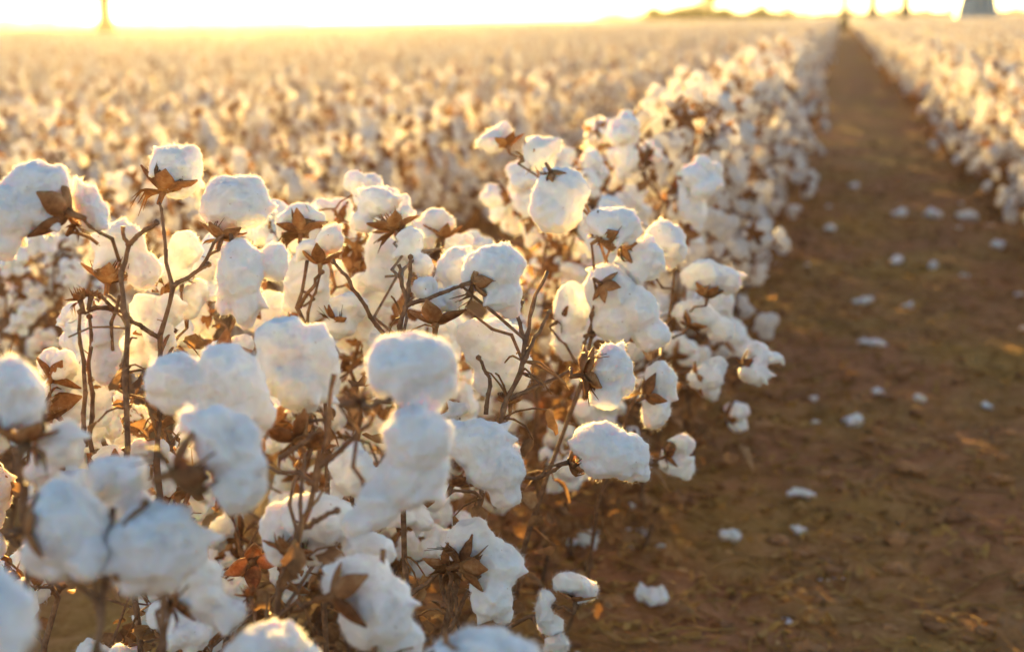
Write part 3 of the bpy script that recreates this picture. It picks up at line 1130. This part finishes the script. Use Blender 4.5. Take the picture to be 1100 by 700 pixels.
# ------------------------------------------------------------------ fallen tufts of cotton
fallen = [
    (700, 638, 27, 15, 0, 'plump fallen cotton tuft lying nearest of all on the soil'),
    (626, 582, 24, 13, 5, 'oval fallen cotton tuft lying just beside the lowest bolls'),
    (868, 517, 22, 8, 22, 'long thin fallen cotton wisp slanting across the furrow'),
    (786, 562, 17, 11, 0, 'small domed cotton tuft on olive leaf litter'),
    (918, 443, 16, 12, -15, 'bright wedge shaped cotton tuft in mid furrow'),
    (858, 553, 10, 8, 0, 'dim small cotton tuft behind the slanting long wisp'),
    (938, 361, 20, 7, 20, 'slim cotton wisp lying further up the furrow, tilted down to the right'),
    (928, 313, 16, 7, -8, 'flat pale cotton wisp lying level far up the furrow'),
    (945, 406, 10, 7, 10, 'small round tuft left of a twin tuft in the furrow'),
    (990, 414, 11, 8, -12, 'small round tuft right of a twin tuft in the furrow'),
    (965, 271, 12, 8, -25, 'blurred cotton tuft beside the shaded mid furrow'),
    (1002, 273, 8, 8, 0, 'blurred round cotton dot near the right row'),
    (970, 221, 17, 8, 0, 'wide blurred cotton patch far up the furrow'),
    (1001, 226, 9, 9, 0, 'blurred cotton dot right of the wide far patch'),
    (1040, 226, 10, 11, -40, 'blurred tuft at the foot of the right row'),
    (1077, 257, 9, 9, 0, 'blurred tuft nearest the right edge of the frame'),
    (979, 315, 7, 6, 0, 'tiny cotton dot in the middle of the furrow'),
    (893, 240, 9, 6, 0, 'faint tiny tuft on the left side of the far furrow'),
    (920, 195, 9, 5, 10, 'faint flat tuft deep in the far furrow'),
    (685, 537, 12, 7, 0, 'dull half hidden tuft under the low hanging boll'),
    (890, 606, 28, 4, 6, 'long grey straw like cotton strand on the litter'),
]
for i, (x, y, rx, ry, a, lab) in enumerate(fallen):
    g = G(x, y + ry * .6)
    g.z = ground_z(g.x, g.y)
    d = (g - EYE).dot(fwd)
    k = d / F
    r_ = random.Random(i)
    lobs = []
    e1 = (rt0 * math.cos(R(a)) - V((-math.sin(YAW), math.cos(YAW), 0)) * math.sin(R(a)) * 1.6)
    e2 = V((0, 0, 1)).cross(e1).normalized()
    rx *= .85
    hh = max(.005, ry * k * .72)
    for t in [r_.uniform(-.75, .75) for _ in range(r_.choice((3, 4, 5)))] + [0]:
        sz = r_.uniform(.22, .5)
        tw_ = Matrix.Rotation(r_.uniform(-.7, .7), 3, 'Z')
        lobs.append((e1 * rx * k * t + e2 * r_.uniform(-.6, .6) * hh + V((0, 0, hh * r_.uniform(.45, .8))),
                     (tw_ @ e1 * rx * k * sz, tw_ @ e2 * hh * r_.uniform(.7, 1.5), V((0, 0, hh * r_.uniform(.7, 1.05) * (1 - .6 * abs(t)))))))
    t_ = link('fallen_cotton', lint_mesh(lobs, .0024 if d < 4 else .005, 700 + i, 700 if d < 4 else 0), loc=g)
    tag(t_, lab, 'cotton tuft', 'fallen tufts of cotton on the furrow soil')


flecks = []
for i in range(5):
    r_ = random.Random(4000 + i)
    lobs = [(V((r_.gauss(0, .011), r_.gauss(0, .011), .006)), (V((r_.uniform(.006, .018), .003, 0)), V((-.003, r_.uniform(.006, .013), .002)), V((0, 0, r_.uniform(.005, .009))))) for _ in range(4)]
    flecks.append(lint_mesh(lobs, .003, 4000 + i, 250))
r_ = random.Random(99)
for i in range(34):
    y = 1.9 + 7 * r_.random() ** 1.4
    x = r_.gauss(-.32, .1) if i % 3 else (r_.gauss(.62, .12) if y > 4 else r_.uniform(-.2, .6))
    t_ = link('fallen_cotton', flecks[i % 5], loc=(x, y, ground_z(x, y)))
    t_.rotation_euler = (0, 0, r_.uniform(0, 6.28))
    t_.scale = [r_.uniform(.5, .95)] * 3
    tag(t_, 'tiny torn fleck of white lint scattered on the furrow soil', 'cotton tuft', 'tiny flecks of lint on the soil')


# ------------------------------------------------------------------ distant things
def lathe(mb, prof, sides, mi=0, cx=0, cy=0):
    vs, fs = [], []
    for z, r_ in prof:
        for k in range(sides):
            a = k * math.tau / sides
            vs.append((cx + r_ * math.cos(a), cy + r_ * math.sin(a), z))
    n = len(prof)
    for i in range(n - 1):
        for k in range(sides):
            k2 = (k + 1) % sides
            fs.append((i * sides + k, i * sides + k2, (i + 1) * sides + k2, (i + 1) * sides + k))
    fs += [tuple(range(sides))[::-1], tuple((n - 1) * sides + k for k in range(sides))]
    mb.add(vs, fs, mi)


def box(mb, c, h, mi=0, M=None):
    vs = [V((sx * h[0], sy * h[1], sz * h[2])) for sx in (-1, 1) for sy in (-1, 1) for sz in (-1, 1)]
    vs = [V(c) + ((M @ v) if M else v) for v in vs]
    mb.add(vs, [(0, 1, 3, 2), (4, 6, 7, 5), (0, 4, 5, 1), (2, 3, 7, 6), (0, 2, 6, 4), (1, 5, 7, 3)], mi)


def ground_at(x, d):
    p = P(x, 20, d)
    return V((p.x, p.y, 0))


gp = ground_at(113, 62)
po = tag(empty('utility_pole', gp), 'tall wooden utility pole rising from the crop at upper left', 'utility pole')
mb = MB(); lathe(mb, [(-.2, .46), (.9, .42), (1.15, .33), (1.4, .27), (5, .24), (9.5, .18)], 14)
child(po, 'pole', mb.mesh('pole', [M_WOOD]))
mb = MB(); box(mb, (0, 0, 8.9), (1.1, .06, .07)); child(po, 'crossarm', mb.mesh('crossarm', [M_WOOD]))
for q in (-1, -.45, .45, 1):
    mb = MB(); lathe(mb, [(8.98, .02), (9.02, .05), (9.1, .035), (9.16, .05), (9.2, .02)], 8, 0, q)
    child(po, 'insulator', mb.mesh('insulator', [M_BARK]))
for x, wd, lab in ((907, .22, 'slender dark post on the horizon, straight up from the furrow end'),
                   (937, .28, 'middle one of three dark posts on the horizon'),
                   (972, .30, 'dark post on the horizon nearest the blue grey bin')):
    gp = ground_at(x, 110)
    o = tag(empty('timber_post', gp), lab, 'post', 'dark posts on the horizon')
    mb = MB(); lathe(mb, [(-.2, wd * 1.6), (1.2, wd * 1.5), (1.6, wd * 1.15), (2.6, wd), (4.2, wd * .85)], 12)
    child(o, 'pole', mb.mesh('pole', [M_WOOD]))
    mb = MB(); lathe(mb, [(4.2, wd), (4.25, wd * 1.1), (4.35, wd * .3)], 12)
    child(o, 'post_cap', mb.mesh('post_cap', [M_WOOD]))

m_bin, t, out = mat('blue_grey_steel')
p_ = node(t, 'ShaderNodeBsdfPrincipled', Roughness=.55, Metallic=.3)
tc = node(t, 'ShaderNodeTexCoord')
n_ = node(t, 'ShaderNodeTexNoise', Scale=1.5, Detail=4.0)
t.links.new(tc.outputs['Object'], n_.inputs['Vector'])
t.links.new(ramp(t, n_.outputs['Fac'], [(.3, (.15, .22, .26)), (.7, (.22, .30, .34))]), p_.inputs['Base Color'])
t.links.new(p_.outputs[0], out.inputs[0])
gp = ground_at(1049, 95)
o = tag(empty('storage_bin', gp), 'blue grey tapered storage bin on the horizon at upper right', 'storage bin')
prof, z = [], 0
for i in range(22):
    prof += [(z, 1.6 - .03 * i), (z + .06, 1.63 - .03 * i)]
    z += .13
mb = MB(); lathe(mb, prof, 28); child(o, 'bin_wall', mb.mesh('bin_wall', [m_bin]))
mb = MB(); lathe(mb, [(z, .99), (z + .04, 1.02), (z + .6, .2), (z + .66, .19), (z + .7, .06)], 28); child(o, 'roof', mb.mesh('roof', [m_bin]))
mb = MB()
for sx in (-.2, .2):
    mb.tube([(sx, -1.73, 0), (sx, -1.1, z)], [.02, .02], 6)
for i in range(9):
    s = (i + .5) / 9
    mb.tube([(-.2, -1.73 + .63 * s, z * s), (.2, -1.73 + .63 * s, z * s)], [.014, .014], 5)
child(o, 'ladder', mb.mesh('ladder', [m_bin]))


def tree(name, lab, cat, x, d, width, height, cone, n, seed, group=None):
    r = random.Random(seed)
    o = tag(empty(name, ground_at(x, d)), lab, cat, group)
    mb = MB()
    mb.tube([(0, 0, -.1), (.03 * width, 0, height * .4), (0, .02, height * .85)], [.05 * width, .035 * width, .01 * width], 8, 0, .1)
    for k in range(9):
        a, h = r.uniform(0, 6.28), height * r.uniform(.15, .7)
        q = V((math.cos(a), math.sin(a), .5)) * width * .35
        mb.tube([(0, 0, h), V((0, 0, h)) + q], [.02 * width, .006 * width], 5)
    child(o, 'trunk', mb.mesh('trunk', [M_BARK]))
    mb = MB()
    for k in range(46):
        a, s = r.uniform(0, 6.28), r.random()
        env = (1 - s) ** .8 if cone else math.sin(math.pi * (.12 + .86 * s)) ** .6
        rad = width * .5 * env * r.uniform(.35, 1.0)
        c = V((math.cos(a) * rad, math.sin(a) * rad, height * (.06 + .94 * s)))
        for _ in range(n // 46):
            q = c + V((r.gauss(0, 1), r.gauss(0, 1), r.gauss(0, .8))) * width * .075
            u = V((r.gauss(0, 1), r.gauss(0, 1), r.gauss(0, 1))).normalized() * width * .035
            v_ = u.orthogonal() * .6
            mb.add([q - u, q + v_, q + u, q - v_], [(0, 1, 2, 3)])
    child(o, 'crown', mb.mesh('crown', [M_CROWN], False))
    return o


bg = 'bushes on the horizon'
tree('conical_tree', 'pointed dark tree rising above the bushes on the horizon', 'tree', 762, 130, 2.6, 5.0, True, 2800, 1)
tree('bush', 'leftmost low bush of the horizon thicket', 'bush', 702, 130, 2.2, 1.75, False, 1800, 2, bg)
tree('bush', 'low bush between the leftmost bush and the pointed tree', 'bush', 728, 132, 3.2, 1.55, False, 2000, 3, bg)
tree('bush', 'rounded bush right of the pointed horizon tree', 'bush', 818, 128, 2.0, 1.9, False, 1800, 4, bg)
tree('bush', 'small bush at the right end of the horizon thicket', 'bush', 845, 128, 1.7, 1.7, False, 1600, 5, bg)

for i, (x, wd, ht) in enumerate(((714, 2.4, 1.35), (744, 3.0, 1.9), (777, 2.8, 1.6), (793, 2.3, 1.2), (806, 2.2, 1.35), (831, 2.2, 1.3))):
    tree('bush', 'low scrubby bush filling the horizon thicket around the pointed tree', 'bush', x, 131, wd, ht, False, 1500, 20 + i, bg)

# a far low wood along the horizon that reads as one mass
mb = MB()
r = random.Random(77)
for x0, x1, n, hh in ((-140, 60, 1500, 4.2), (60, 330, 1200, 2.6), (640, 900, 1200, 3.0), (900, 1250, 1800, 3.4)):
    for _ in range(n * 2):
        x = r.uniform(x0, x1)
        g = ground_at(x, r.uniform(395, 420))
        h = hh * (.6 + .4 * noise.noise(V((x * .06, 3, 0))) + .25 * noise.noise(V((x * .3, 1, 0))))
        q = g + V((0, 0, max(.3, h) * r.random() ** .7))
        u = V((r.gauss(0, 1), r.gauss(0, 1), r.gauss(0, 1))).normalized() * .5
        v_ = u.orthogonal() * .7
        mb.add([q - u, q + v_, q + u, q - v_], [(0, 1, 2, 3)])
tag(link('far_wood', mb.mesh('far_wood', [M_CROWN], False)), 'low dark line of far woods on the horizon', 'woods', kind='stuff')

# ------------------------------------------------------------------ haze
HAZE = 0.00017  # density raised so the haze also stands in for glare inside the lens
if HAZE:
    m_h, t, out = mat('haze_air')
    pv = node(t, 'ShaderNodeVolumePrincipled', Density=HAZE, Anisotropy=.85)
    pv.inputs['Color'].default_value = (.95, .89, .76, 1)  # warm tint put in for the golden glow
    t.links.new(pv.outputs[0], out.inputs['Volume'])
    mb = MB()
    box(mb, (0, 0, 0), (1, 1, 1))
    hz = link('haze', mb.mesh('haze', [m_h], False))
    hz.location = (0, 660, 5.25)
    hz.scale = (1150, 720, 6.5)
    tag(hz, 'thin golden haze over the field, partly standing in for lens glare', 'haze', kind='stuff')
